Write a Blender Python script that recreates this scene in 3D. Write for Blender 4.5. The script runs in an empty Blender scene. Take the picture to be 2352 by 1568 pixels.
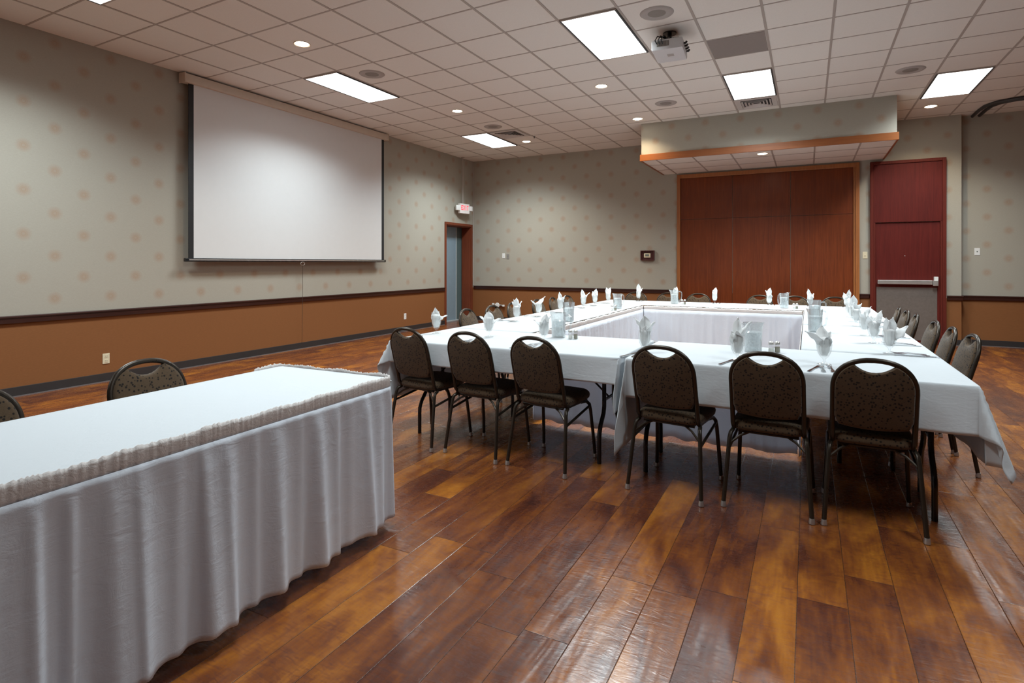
import bpy, bmesh, math, random
from mathutils import Vector, Matrix
PI = math.pi
C = bpy.context.scene.collection
random.seed(7)

# ------------------------------------------------------------------ materials
def newmat(name):
    m = bpy.data.materials.new(name); m.use_nodes = True
    nt = m.node_tree
    for n in list(nt.nodes): nt.nodes.remove(n)
    out = nt.nodes.new('ShaderNodeOutputMaterial')
    return m, nt, out

class NB:
    def __init__(s, nt): s.nt = nt
    def node(s, t, **kw):
        n = s.nt.nodes.new(t)
        for k, v in kw.items(): setattr(n, k, v)
        return n
    def put(s, sock, v):
        if v is None: return
        if hasattr(v, 'links'): s.nt.links.new(v, sock)
        else: sock.default_value = v
    def m(s, op, a, b=None, c=None):
        n = s.node('ShaderNodeMath', operation=op)
        for i, v in enumerate((a, b, c)): s.put(n.inputs[i], v)
        return n.outputs[0]
    def coord(s):
        n = s.node('ShaderNodeTexCoord'); sp = s.node('ShaderNodeSeparateXYZ')
        s.nt.links.new(n.outputs['Object'], sp.inputs[0])
        return n.outputs['Object'], sp.outputs[0], sp.outputs[1], sp.outputs[2]
    def comb(s, x, y, z):
        n = s.node('ShaderNodeCombineXYZ')
        for i, v in enumerate((x, y, z)): s.put(n.inputs[i], v)
        return n.outputs[0]
    def scale(s, vec, sc):
        n = s.node('ShaderNodeMapping'); s.nt.links.new(vec, n.inputs[0]); n.inputs['Scale'].default_value = sc
        return n.outputs[0]
    def noise(s, vec, scale, detail=3, rough=.55, dist=0):
        n = s.node('ShaderNodeTexNoise'); s.nt.links.new(vec, n.inputs['Vector'])
        n.inputs['Scale'].default_value = scale; n.inputs['Detail'].default_value = detail
        n.inputs['Roughness'].default_value = rough; n.inputs['Distortion'].default_value = dist
        return n.outputs[0]
    def white(s, vec):
        n = s.node('ShaderNodeTexWhiteNoise'); s.nt.links.new(vec, n.inputs['Vector']); return n.outputs['Value']
    def ramp(s, f, stops):
        n = s.node('ShaderNodeValToRGB'); s.nt.links.new(f, n.inputs[0])
        el = n.color_ramp.elements
        while len(el) < len(stops): el.new(.5)
        for e, (p, c) in zip(el, stops):
            e.position = p; e.color = (*c, 1) if len(c) == 3 else c
        return n.outputs[0]
    def mix(s, f, a, b, blend='MIX'):
        n = s.node('ShaderNodeMix', data_type='RGBA', blend_type=blend)
        s.put(n.inputs['Factor'], f)
        for k, v in ((6, a), (7, b)):
            if hasattr(v, 'links'): s.nt.links.new(v, n.inputs[k])
            else: n.inputs[k].default_value = (*v, 1)
        return n.outputs[2]
    def mapr(s, v, a, b, c, d):
        n = s.node('ShaderNodeMapRange'); s.put(n.inputs[0], v)
        for i, q in enumerate((a, b, c, d)): n.inputs[i+1].default_value = q
        return n.outputs[0]
    def bump(s, h, strength, dist=.01, nrm=None):
        n = s.node('ShaderNodeBump'); s.nt.links.new(h, n.inputs['Height'])
        n.inputs['Strength'].default_value = strength; n.inputs['Distance'].default_value = dist
        if nrm is not None: s.nt.links.new(nrm, n.inputs['Normal'])
        return n.outputs[0]
    def bsdf(s, out, col, rough=.5, metal=0, spec=.5, normal=None, coat=0, coatr=.1, sheen=0):
        n = s.node('ShaderNodeBsdfPrincipled')
        if hasattr(col, 'links'): s.nt.links.new(col, n.inputs['Base Color'])
        else: n.inputs['Base Color'].default_value = (*col, 1)
        s.put(n.inputs['Roughness'], rough); n.inputs['Metallic'].default_value = metal
        n.inputs['Specular IOR Level'].default_value = spec
        n.inputs['Coat Weight'].default_value = coat; n.inputs['Coat Roughness'].default_value = coatr
        n.inputs['Sheen Weight'].default_value = sheen
        if normal is not None: s.nt.links.new(normal, n.inputs['Normal'])
        s.nt.links.new(n.outputs[0], out.inputs[0])
        return n

def plain(name, col, rough=.5, metal=0, spec=.5, vary=.08, sc=12, coat=0):
    m, nt, out = newmat(name); b = NB(nt)
    o, x, y, z = b.coord()
    n = b.noise(o, sc, 4)
    c = b.mix(n, tuple(max(0, v*(1-vary)) for v in col), tuple(min(1, v*(1+vary)) for v in col))
    r = b.mapr(n, .3, .7, max(.02, rough-.05), rough+.05)
    b.bsdf(out, c, r, metal, spec, coat=coat)
    return m

def emit(name, col, strength):
    m, nt, out = newmat(name); e = nt.nodes.new('ShaderNodeEmission')
    e.inputs[0].default_value = (*col, 1); e.inputs[1].default_value = strength
    nt.links.new(e.outputs[0], out.inputs[0]); return m

def wallpaper(name, axis, u0, v0=.965):
    """woven wallpaper with staggered sunbursts above the chair rail, rust cloth wainscot below"""
    m, nt, out = newmat(name); b = NB(nt)
    o, x, y, z = b.coord()
    u = x if axis == 'x' else y
    def lat(uo, vo):
        du = b.m('MULTIPLY', b.m('SUBTRACT', b.m('FRACT', b.m('DIVIDE', b.m('SUBTRACT', u, uo-.27), .54)), .5), .54)
        dv = b.m('MULTIPLY', b.m('SUBTRACT', b.m('FRACT', b.m('DIVIDE', b.m('SUBTRACT', z, vo-.2235), .447)), .5), .447)
        d = b.m('SQRT', b.m('ADD', b.m('MULTIPLY', du, du), b.m('MULTIPLY', dv, dv)))
        return d, b.m('ARCTAN2', dv, du)
    d1, a1 = lat(u0, v0); d2, a2 = lat(u0+.27, v0+.2235)
    near = b.m('LESS_THAN', d1, d2)
    d = b.m('MINIMUM', d1, d2)
    a = b.m('ADD', b.m('MULTIPLY', near, a1), b.m('MULTIPLY', b.m('SUBTRACT', 1, near), a2))
    spokes = b.mapr(b.m('SINE', b.m('MULTIPLY', a, 22)), -1, 1, .65, 1)
    ring = b.mapr(b.m('SINE', b.m('MULTIPLY', d, 420)), -1, 1, .75, 1)
    body = b.mapr(d, .022, .078, 1, 0)
    hole = b.mapr(d, .004, .016, .7, 1)
    mask = b.m('MULTIPLY', b.m('MULTIPLY', body, hole), b.m('MULTIPLY', spokes, ring))
    weave = b.noise(b.scale(o, (300, 300, 60)), 1, 2)
    weave2 = b.noise(b.scale(o, (40, 40, 260)), 1, 2)
    w = b.m('ADD', b.m('MULTIPLY', weave, .5), b.m('MULTIPLY', weave2, .5))
    base = b.mix(w, (.34, .315, .262), (.445, .418, .355))
    paper = b.mix(b.m('MULTIPLY', mask, .66), base, (.36, .215, .125))
    cl = b.noise(b.scale(o, (30, 30, 240)), 1, 3)
    rust = b.mix(cl, (.20, .078, .026), (.27, .108, .038))
    isup = b.m('GREATER_THAN', z, .77)
    col = b.mix(isup, rust, paper)
    h = b.m('ADD', w, cl)
    b.bsdf(out, col, .75, 0, .25, b.bump(h, .15, .002))
    return m

def floor_mat():
    m, nt, out = newmat('hand_scraped_laminate'); b = NB(nt)
    o, x, y, z = b.coord()
    W, L = .176, 1.22
    fx = b.m('DIVIDE', b.m('ADD', x, .04+17.6), W)
    col = b.m('FLOOR', fx)
    r1 = b.white(b.comb(col, 3.1, 0))
    fy = b.m('ADD', b.m('DIVIDE', b.m('ADD', y, 30), L), b.m('MULTIPLY', r1, 7.3))
    row = b.m('FLOOR', fy)
    pid = b.comb(col, row, 1.7)
    t = b.white(pid)
    t2 = b.white(b.comb(row, col, 9.2))
    # cloudy stain inside a plank
    px = b.m('ADD', x, b.m('MULTIPLY', t, 13)); py = b.m('ADD', y, b.m('MULTIPLY', t2, 17))
    pv = b.comb(px, py, b.m('MULTIPLY', t, 5))
    blot = b.noise(b.scale(pv, (7, 2.2, 1)), 1, 5, .62, .6)
    grain = b.noise(b.scale(pv, (95, 5, 1)), 1, 4, .6, .3)
    chat = b.noise(b.scale(pv, (14, 60, 1)), 1, 4, .65, 1.6)
    f = b.m('ADD', b.m('MULTIPLY', t, .26), b.m('ADD', b.m('MULTIPLY', b.mapr(blot, .3, .7, 0, 1), .50), b.m('MULTIPLY', grain, .36)))
    f = b.m('SUBTRACT', f, b.m('MULTIPLY', b.mapr(chat, .5, .72, 0, 1), .18))
    c = b.ramp(f, [(.14, (.045, .013, .009)), (.38, (.100, .027, .012)), (.60, (.205, .060, .013)), (.80, (.34, .115, .016)), (1.0, (.43, .165, .022))])
    c = b.mix(b.m('MULTIPLY', b.m('GREATER_THAN', t2, .8), .35), c, (.09, .028, .018))
    ex = b.m('MINIMUM', b.m('FRACT', fx), b.m('SUBTRACT', 1, b.m('FRACT', fx)))
    ey = b.m('MINIMUM', b.m('FRACT', fy), b.m('SUBTRACT', 1, b.m('FRACT', fy)))
    g = b.m('MINIMUM', b.mapr(ex, 0, .013, 0, 1), b.mapr(ey, 0, .002, 0, 1))
    c = b.mix(g, (.03, .011, .006), c)
    scr = b.noise(b.scale(pv, (12, 34, 1)), 1, 3, .6, 1.2)
    wob = b.noise(b.scale(pv, (13, 2.4, 1)), 1, 2, .5, .3)
    bn = b.bump(scr, .34, .003)
    bn = b.bump(wob, .42, .010, bn)
    bn = b.bump(g, .5, .002, bn)
    rg = b.mapr(chat, .3, .7, .20, .34)
    b.bsdf(out, c, rg, 0, .5, bn, coat=.14, coatr=.12)
    return m

def wood(name, dark, light, axis='z', rough=.35, sc=1.0, coat=.15, spec=.5):
    m, nt, out = newmat(name); b = NB(nt)
    o, x, y, z = b.coord()
    s = {'z': (38, 38, 1.6), 'x': (1.6, 38, 38), 'y': (38, 1.6, 38)}[axis]
    s = tuple(v*sc for v in s)
    g = b.noise(b.scale(o, s), 1, 5, .6, .8)
    fine = b.noise(b.scale(o, tuple(v*5 for v in s)), 1, 3, .5, .1)
    big = b.noise(o, 1.4, 2)
    f = b.m('ADD', b.m('MULTIPLY', g, .6), b.m('ADD', b.m('MULTIPLY', fine, .2), b.m('MULTIPLY', big, .25)))
    c = b.ramp(f, [(.32, dark), (.72, light)])
    b.bsdf(out, c, rough, 0, spec, b.bump(fine, .06, .001), coat=coat, coatr=.2)
    return m

def fabric_mat():
    m, nt, out = newmat('spotted_brown_fabric'); b = NB(nt)
    o, x, y, z = b.coord()
    v = b.node('ShaderNodeTexVoronoi'); nt.links.new(o, v.inputs['Vector']); v.inputs['Scale'].default_value = 62
    v.inputs['Randomness'].default_value = .8
    dm = b.mapr(v.outputs['Distance'], .26, .36, 1, 0)
    weave = b.noise(b.scale(o, (420, 420, 420)), 1, 2)
    base = b.mix(weave, (.048, .030, .016), (.115, .071, .038))
    c = b.mix(dm, base, (.012, .008, .006))
    b.bsdf(out, c, .85, 0, .2, b.bump(weave, .2, .001), sheen=.15)
    return m

def cloth_mat(name, col, wr=.25, sc=9, trans=.12):
    m, nt, out = newmat(name); b = NB(nt)
    o, x, y, z = b.coord()
    w = b.noise(o, sc, 4, .55, .8)
    w2 = b.noise(b.scale(o, (9, 9, 30)), 1, 4, .6, 1.2)
    fine = b.noise(b.scale(o, (600, 600, 600)), 1, 1)
    h = b.m('ADD', b.m('MULTIPLY', w, .6), b.m('ADD', b.m('MULTIPLY', w2, .4), b.m('MULTIPLY', fine, .03)))
    c = b.mix(fine, tuple(v*.96 for v in col), col)
    bn = b.bump(h, wr, .012)
    p = b.bsdf(out, c, .8, 0, .2, bn)
    tl = b.node('ShaderNodeBsdfTranslucent'); nt.links.new(c, tl.inputs[0])
    mx = b.node('ShaderNodeMixShader'); mx.inputs[0].default_value = trans
    nt.links.new(p.outputs[0], mx.inputs[1]); nt.links.new(tl.outputs[0], mx.inputs[2]); nt.links.new(mx.outputs[0], out.inputs[0])
    return m

def tile_mat():
    m, nt, out = newmat('mineral_fibre_tile'); b = NB(nt)
    o, x, y, z = b.coord()
    n = b.noise(b.scale(o, (90, 90, 90)), 1, 3, .7)
    cell = b.white(b.comb(b.m('FLOOR', b.m('DIVIDE', b.m('ADD', x, 7.03), .604)), b.m('FLOOR', b.m('DIVIDE', b.m('SUBTRACT', y, 5.22), .625)), 0))
    c = b.mix(n, (.74, .715, .67), (.84, .815, .77))
    c = b.mix(b.m('MULTIPLY', cell, .10), c, (.58, .55, .53))
    b.bsdf(out, c, .9, 0, .15, b.bump(n, .25, .002))
    return m

def glass_mat(name, tint=(.93, .95, .95), gl=.10, frost=0, frostcol=(.8, .82, .83)):
    m, nt, out = newmat(name); b = NB(nt)
    tr = b.node('ShaderNodeBsdfTransparent'); tr.inputs[0].default_value = (*tint, 1)
    gs = b.node('ShaderNodeBsdfGlossy'); gs.inputs['Roughness'].default_value = .06
    lw = b.node('ShaderNodeLayerWeight'); lw.inputs[0].default_value = .35
    f = b.mapr(lw.outputs['Facing'], 0, 1, gl*.5, gl*4.5)
    mx = b.node('ShaderNodeMixShader'); nt.links.new(f, mx.inputs[0]); nt.links.new(tr.outputs[0], mx.inputs[1]); nt.links.new(gs.outputs[0], mx.inputs[2])
    last = mx.outputs[0]
    if frost:
        df = b.node('ShaderNodeBsdfDiffuse'); df.inputs[0].default_value = (*frostcol, 1)
        o, x, y, z = b.coord(); n = b.noise(o, 60, 3)
        ff = b.mapr(n, .35, .65, frost*.6, frost*1.3)
        m2 = b.node('ShaderNodeMixShader'); nt.links.new(ff, m2.inputs[0]); nt.links.new(last, m2.inputs[1]); nt.links.new(df.outputs[0], m2.inputs[2])
        last = m2.outputs[0]
    nt.links.new(last, out.inputs[0]); return m

MT = {}
MT['wallY'] = wallpaper('sunburst_wallpaper_side', 'y', 3.07)
MT['wallX'] = wallpaper('sunburst_wallpaper_end', 'x', -5.82)
MT['floor'] = floor_mat()
MT['tile'] = tile_mat()
MT['tbar'] = plain('ceiling_grid_paint', (.42, .375, .34), .6)
MT['rail'] = wood('dark_mahogany_rail', (.022, .006, .004), (.05, .014, .009), 'y')
MT['railx'] = wood('dark_mahogany_rail_end', (.022, .006, .004), (.05, .014, .009), 'x')
MT['base'] = plain('dark_vinyl_base', (.030, .026, .026), .5)
MT['bead'] = plain('grey_floor_bead', (.16, .14, .14), .5)
MT['cherry'] = wood('cherry_veneer', (.10, .020, .005), (.215, .046, .010), 'z', .36, 1, .08, .35)
MT['oaktrim'] = wood('orange_oak_trim', (.26, .085, .022), (.42, .155, .045), 'z', .4)
MT['oaktrimx'] = wood('orange_oak_trim_long', (.22, .062, .014), (.36, .115, .028), 'x', .4)
MT['redwood'] = wood('burgundy_stained_veneer', (.070, .0085, .007), (.135, .017, .012), 'z', .5, 1, 0, .2)
MT['redtrim'] = wood('burgundy_trim', (.085, .013, .009), (.15, .024, .015), 'z', .5, 1, 0, .2)
MT['brntrim'] = wood('red_brown_door_trim', (.13, .030, .013), (.23, .060, .027), 'z', .5, 1, 0, .25)
MT['kick'] = plain('brushed_bronze_plate', (.20, .17, .15), .42, .35, .5, .2, 30)
MT['steel'] = plain('brushed_steel', (.66, .64, .61), .34, .8, .5, .03)
MT['silver'] = plain('polished_flatware', (.62, .63, .64), .16, 1.0)
MT['white'] = plain('white_plastic', (.78, .78, .76), .45)
MT['ivory'] = plain('ivory_plastic', (.70, .62, .44), .45)
MT['cream'] = plain('cream_enamel_case', (.62, .54, .45), .5)
MT['black'] = plain('black_enamel', (.010, .010, .011), .25, 0, .5)
MT['blackmat'] = plain('black_screen_border', (.012, .012, .013), .7)
MT['screen'] = plain('matte_screen_fabric', (.70, .70, .70), .9, 0, .1, .02)
MT['bronze'] = plain('dark_bronze_tube', (.036, .026, .018), .32, .5, .5, .2, 40)
MT['glide'] = plain('nickel_foot_glide', (.55, .54, .52), .3, .8)
MT['fabric'] = fabric_mat()
MT['linen'] = cloth_mat('white_table_linen', (.67, .705, .735), .30, 7)
MT['skirt'] = cloth_mat('white_skirt_cloth', (.83, .86, .92), .45, 12, .28)
MT['band'] = cloth_mat('shirred_band_cloth', (.76, .71, .685), .5, 40)
MT['napkin'] = cloth_mat('white_napkin_cloth', (.95, .96, .96), .2, 40, .22)
MT['glass'] = glass_mat('clear_goblet_glass', (.985, .988, .985), .075)
MT['pitcher'] = glass_mat('clear_pitcher_plastic', (.93, .94, .94), .14, .10)
MT['ice'] = glass_mat('iced_water', (.92, .94, .94), .10, .42, (.80, .85, .87))
MT['salt'] = plain('salt_grains', (.75, .75, .70), .8)
MT['pepper'] = plain('ground_pepper', (.28, .26, .20), .8)
MT['lamp'] = emit('prismatic_lens', (1, .995, .97), 3.0)
MT['canlamp'] = emit('downlight_bulb', (1, .90, .72), 26)
MT['darkgap'] = plain('dark_fixture_edge', (.05, .055, .06), .6)
MT['spkr'] = plain('grey_speaker_grille', (.40, .37, .35), .7)
MT['spkrc'] = plain('dark_speaker_grille', (.25, .23, .21), .8)
MT['grpanel'] = plain('grey_return_panel', (.27, .235, .22), .8)
MT['vent'] = plain('vent_enamel', (.56, .53, .51), .5)
MT['ventdark'] = plain('vent_shadow_gap', (.04, .04, .045), .9)
MT['proj'] = plain('pale_projector_case', (.62, .62, .63), .5)
MT['exitred'] = emit('exit_letter_red', (1, .06, .09), 1.6)
MT['exitface'] = plain('exit_sign_face', (.85, .80, .78), .5)
MT['maroon'] = plain('maroon_cover', (.09, .03, .028), .3)
MT['lcd'] = plain('grey_lcd', (.16, .18, .16), .3)
MT['bluedoor'] = plain('blue_grey_steel_paint', (.24, .33, .40), .45)
MT['greendoor'] = plain('dark_teal_steel_paint', (.10, .155, .16), .45)
MT['paletrim'] = plain('pale_metal_strip', (.45, .50, .52), .4)
MT['track'] = plain('partition_track_metal', (.035, .032, .032), .5)
MT['ply'] = plain('table_plywood', (.20, .13, .07), .6)
MT['cord'] = plain('pull_cord', (.06, .035, .025), .7)

# ------------------------------------------------------------------ mesh helpers
class MB:
    def __init__(s): s.bm = bmesh.new(); s.mi = 0
    def face(s, vs):
        try:
            f = s.bm.faces.new(vs); f.material_index = s.mi; return f
        except ValueError: return None
    def box(s, x0, x1, y0, y1, z0, z1, bev=0, rot=None, at=None):
        b2 = bmesh.new()
        bmesh.ops.create_cube(b2, size=1)
        for v in b2.verts:
            v.co = Vector(((x0+x1)/2+v.co.x*(x1-x0), (y0+y1)/2+v.co.y*(y1-y0), (z0+z1)/2+v.co.z*(z1-z0)))
        if bev: bmesh.ops.bevel(b2, geom=b2.edges[:], offset=bev, segments=2, profile=.6, affect='EDGES')
        if rot is not None:
            for v in b2.verts: v.co = rot @ v.co
        if at is not None:
            for v in b2.verts: v.co += Vector(at)
        s.merge(b2)
    def merge(s, b2):
        mp = {}
        for v in b2.verts: mp[v.index if False else v] = s.bm.verts.new(v.co)
        for f in b2.faces: s.face([mp[v] for v in f.verts])
        b2.free()
    def tube(s, pts, r, seg=10, closed=False, cap=True, flat=None):
        pts = [Vector(p) for p in pts]; n = len(pts); rings = []
        up = None
        for i, p in enumerate(pts):
            if closed: t = (pts[(i+1) % n]-pts[i-1])
            else: t = pts[min(i+1, n-1)]-pts[max(i-1, 0)]
            t.normalize()
            if up is None:
                up = Vector((0, 0, 1)) if abs(t.z) < .9 else Vector((0, 1, 0))
            a = (up-t*up.dot(t))
            if a.length < 1e-5: a = t.orthogonal()
            a.normalize(); bb = t.cross(a); up = a
            rr = r[i] if isinstance(r, (list, tuple)) else r
            rings.append([s.bm.verts.new(p+(a*math.cos(2*PI*k/seg)+bb*math.sin(2*PI*k/seg))*rr) for k in range(seg)])
        m = n if closed else n-1
        for i in range(m):
            A, Bq = rings[i], rings[(i+1) % n]
            for k in range(seg): s.face([A[k], A[(k+1) % seg], Bq[(k+1) % seg], Bq[k]])
        if cap and not closed:
            s.face(rings[0][::-1]); s.face(rings[-1])
    def lathe(s, prof, seg=20, at=(0, 0, 0), cap0=True, cap1=True, flute=0, nfl=8):
        rings = []
        for r, z in prof:
            rings.append([s.bm.verts.new((at[0]+r*(1+flute*math.cos(nfl*2*PI*k/seg))*math.cos(2*PI*k/seg), at[1]+r*(1+flute*math.cos(nfl*2*PI*k/seg))*math.sin(2*PI*k/seg), at[2]+z)) for k in range(seg)])
        for A, Bq in zip(rings, rings[1:]):
            for k in range(seg): s.face([A[k], A[(k+1) % seg], Bq[(k+1) % seg], Bq[k]])
        if cap0: s.face(rings[0][::-1])
        if cap1: s.face(rings[-1])
    def loops(s, loops, cap0=True, cap1=True):
        rs = [[s.bm.verts.new(p) for p in lp] for lp in loops]
        for A, Bq in zip(rs, rs[1:]):
            n = len(A)
            for k in range(n): s.face([A[k], A[(k+1) % n], Bq[(k+1) % n], Bq[k]])
        if cap0: s.face(rs[0][::-1])
        if cap1: s.face(rs[-1])
    def grid(s, nu, nv, fn):
        g = [[s.bm.verts.new(fn(i/nu, j/nv)) for j in range(nv+1)] for i in range(nu+1)]
        for i in range(nu):
            for j in range(nv): s.face([g[i][j], g[i+1][j], g[i+1][j+1], g[i][j+1]])
    def obj(s, name, mat, parent=None, smooth=False, solid=0):
        bmesh.ops.recalc_face_normals(s.bm, faces=s.bm.faces[:])
        me = bpy.data.meshes.new(name); s.bm.to_mesh(me); s.bm.free()
        for mm in (mat if isinstance(mat, list) else [mat]): me.materials.append(MT[mm])
        if smooth:
            for p in me.polygons: p.use_smooth = True
            if smooth != 'all':
                try: me.set_sharp_from_angle(angle=math.radians(40))
                except Exception: pass
        o = bpy.data.objects.new(name, me); C.objects.link(o)
        if parent is not None: o.parent = parent
        if solid:
            md = o.modifiers.new('thickness', 'SOLIDIFY'); md.thickness = solid; md.offset = 0
        return o

def tag(o, label, cat, group=None, kind=None):
    o['label'] = label; o['category'] = cat
    if group: o['group'] = group
    if kind: o['kind'] = kind
    return o
def thing(name, label, cat, loc=(0, 0, 0), rz=0, group=None):
    o = bpy.data.objects.new(name, None); C.objects.link(o)
    o.empty_display_size = .1
    o.location = loc; o.rotation_euler = (0, 0, rz)
    return tag(o, label, cat, group)
def struct(o, label=None):
    o['kind'] = 'structure'
    if label: o['label'] = label
    return o
def kids(o): return [c for c in bpy.data.objects if c.parent == o]
def tree(o): return (o, [tree(c) for c in kids(o)])
def dup(tr, parent=None):
    o, ch = tr
    c = o.copy(); C.objects.link(c); c.parent = parent
    for t in ch: dup(t, c)
    return c
def place(tr, used, loc, rz, label):
    o = tr[0] if not used else dup(tr)
    o.location = loc; o.rotation_euler = (0, 0, rz); o['label'] = label
    return o

# ------------------------------------------------------------------ dimensions
XL, YB, YR, ZC = -7.03, 11.48, 11.65, 3.737
XE, YF = 7.6, -4.6
DX0, DX1 = 10.34, 11.37         # left door opening
T = .755

# ------------------------------------------------------------------ room shell
m = MB(); m.box(XL-.6, XE+.2, YF-.2, YR+.2, -.1, 0); struct(m.obj('floor', 'floor'))
m = MB()
m.box(XL-.2, XL, YF-.2, DX0, 0, ZC+.1); m.box(XL-.2, XL, DX1, YR+.2, 0, ZC+.1); m.box(XL-.2, XL, DX0, DX1, 2.19, ZC+.1)
struct(m.obj('wall_left', 'wallY'))
m = MB(); m.box(XL, 2.19, YB, YB+.3, 0, ZC+.1); struct(m.obj('wall_back', 'wallX'))
m = MB(); m.box(2.19, XE, YR, YR+.13, 0, ZC+.1); struct(m.obj('wall_back_right', 'wallX'))
m = MB(); m.box(XE, XE+.2, YF-.2, YR+.2, 0, ZC+.1); struct(m.obj('wall_right', 'cherry'))
m = MB(); m.box(XL-.2, XE+.2, YF-.2, YF, 0, ZC+.1); struct(m.obj('wall_front', 'cherry'))

# ceiling: tiles in a grid laid very slightly off square
def GX(i): return XL+.604*i
def G(i, j):
    x = GX(i); return x, 5.22+.625*j-.025*(x+3.4)
m = MB()
NI = int((XE-XL)/.604)+1
m.mi = 0
for i in range(0, NI):
    for j in range(-16, 11):
        q = [G(i, j), G(i+1, j), G(i+1, j+1), G(i, j+1)]
        q = [(min(x, XE+.1), min(y, YR+.1)) for x, y in q]
        cx = sum(p[0] for p in q)/4; cy = sum(p[1] for p in q)/4
        k = .975
        a = [m.bm.verts.new((cx+(x-cx)*k, cy+(y-cy)*k, ZC+.001)) for x, y in q]
        bq = [m.bm.verts.new((cx+(x-cx)*k, cy+(y-cy)*k, ZC+.010)) for x, y in q]
        m.face(a[::-1])
        for t_ in range(4): m.face([a[t_], a[(t_+1) % 4], bq[(t_+1) % 4], bq[t_]])
m.box(XL-.2, XE+.2, YF-.2, YR+.3, ZC+.008, ZC+.06)
m.mi = 1
def bar(p, q, w, z0, z1):
    p = Vector((*p, 0)); q = Vector((*q, 0)); d = (q-p).normalized(); n = Vector((-d.y, d.x, 0))*w/2
    vs = []
    for z in (z0, z1):
        for c_ in (p+n, q+n, q-n, p-n): vs.append(m.bm.verts.new((c_.x, c_.y, z)))
    m.face(vs[:4]); m.face(vs[4:][::-1])
    for k in range(4): m.face([vs[k], vs[(k+1) % 4], vs[4+(k+1) % 4], vs[4+k]])
for i in range(1, NI+1):
    if GX(i) < XE: bar((GX(i), YF), (GX(i), YR), .024, ZC-.004, ZC+.009)
for j in range(-15, 11):
    bar(G(0, j), (XE, 5.22+.625*j-.025*(XE+3.4)), .018, ZC-.002, ZC+.009)
m.bm.normal_update()
struct(m.obj('ceiling', ['tile', 'tbar']))

# wall angle trim where ceiling meets wall
def strip_y(mb, x0, x1, y0, y1, z0, z1): mb.box(x0, x1, y0, y1, z0, z1, .003)
# chair rails
def rail(name, mat, segs):
    mm = MB()
    for s_ in segs:
        x0, x1, y0, y1 = s_
        mm.box(x0, x1, y0, y1, .735, .812, .006)
        gx = .008 if (x1-x0) < .1 else 0; gy = .008 if (y1-y0) < .1 else 0
        mm.box(x0-gx, x1+gx, y0-gy, y1+gy, .790, .808, .004)
    return struct(mm.obj(name, mat))
rail('trim_1', 'rail', [(XL, XL+.022, YF, 10.28)])
rail('trim_2', 'railx', [(XL+.024, -2.31, YB-.022, YB), (.785, .93, YB-.022, YB), (2.0, 2.212, YB-.022, YB)])
rail('trim_3', 'railx', [(2.214, XE, YR-.022, YR)])
rail('trim_4', 'rail', [(2.19, 2.212, YB+.002, YR-.024)])
def baseb(name, segs):
    mm = MB(); mm.mi = 0
    for x0, x1, y0, y1 in segs: mm.box(x0, x1, y0, y1, 0, .098, .003)
    mm.mi = 1
    for x0, x1, y0, y1 in segs:
        if x1-x0 < .1: mm.box(x1-.002, x1+.006, y0, y1, 0, .010) if x0 < 0 else mm.box(x0, x1+.006, y0, y1, 0, .010)
        else: mm.box(x0, x1, y0-.006, y1, 0, .010)
    return struct(mm.obj(name, ['base', 'bead']))
baseb('baseboard_left', [(XL, XL+.012, YF, 10.28)])
baseb('baseboard_back', [(XL+.014, -2.31, YB-.012, YB), (.785, .93, YB-.012, YB), (2.0, 2.20, YB-.012, YB)])
baseb('baseboard_right', [(2.205, XE, YR-.012, YR)])
# corner bead
m = MB(); m.box(XL, XL+.018, YB-.018, YB, .812, ZC, .004); struct(m.obj('trim_5', 'tbar'))

# soffit over the big panels
SX0, SX1, SY, SZ = -2.556, 1.12, 9.72, 3.105
m = MB()
m.box(SX0, SX1, SY, SY+.05, SZ+.02, ZC); m.box(SX0, SX0+.05, SY+.05, YB, SZ+.02, ZC); m.box(SX1-.05, SX1, SY+.05, YB, SZ+.02, ZC)
struct(m.obj('wall_soffit', 'wallX'))
m = MB()
m.box(SX0-.022, SX1+.022, SY-.022, SY, SZ-.01, SZ+.10, .003)
m.box(SX0-.022, SX0, SY, YB, SZ-.01, SZ+.10, .003); m.box(SX1, SX1+.022, SY, YB, SZ-.01, SZ+.10, .003)
struct(m.obj('trim_6', 'oaktrimx'))
m = MB(); m.mi = 0; m.box(SX0, SX1, SY, YB, SZ+.004, SZ+.018)
m.mi = 1
for k in range(7):
    x = SX0+.24+k*.6
    if x < SX1: m.box(x-.012, x+.012, SY, YB, SZ, SZ+.006)
for y in (SY+.56, SY+1.17): m.box(SX0, SX1, y-.012, y+.012, SZ, SZ+.005)
struct(m.obj('ceiling_soffit', ['tile', 'tbar']))

# ---- door_1 : recessed blue-grey double door in the left wall
d = bpy.data.objects.new('door_1', None); C.objects.link(d); struct(d)
m = MB()
m.box(XL-.001, XL+.02, DX0-.055, DX0, 0, 2.245, .003); m.box(XL-.001, XL+.02, DX1, DX1+.055, 0, 2.245, .003); m.box(XL-.001, XL+.02, DX0, DX1, 2.19, 2.245, .003)
m.box(XL-.24, XL, DX0-.004, DX0+.016, 0, 2.18); m.box(XL-.24, XL, DX1-.016, DX1+.004, 0, 2.18); m.box(XL-.24, XL, DX0, DX1, 2.17, 2.194)
m.obj('door_frame', 'brntrim', d)
m = MB(); m.box(XL-.30, XL-.255, DX0-.05, 11.118, .015, 2.19, .003); lf = m.obj('door_leaf', 'bluedoor', d)
m = MB(); m.box(XL-.30, XL-.26, 11.148, DX1+.05, .015, 2.19, .003); m.obj('door_leaf', 'greendoor', d)
m = MB(); m.box(XL-.31, XL-.245, 11.118, 11.146, .012, 2.19, .003); m.obj('meeting_strip', 'paletrim', d)
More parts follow.
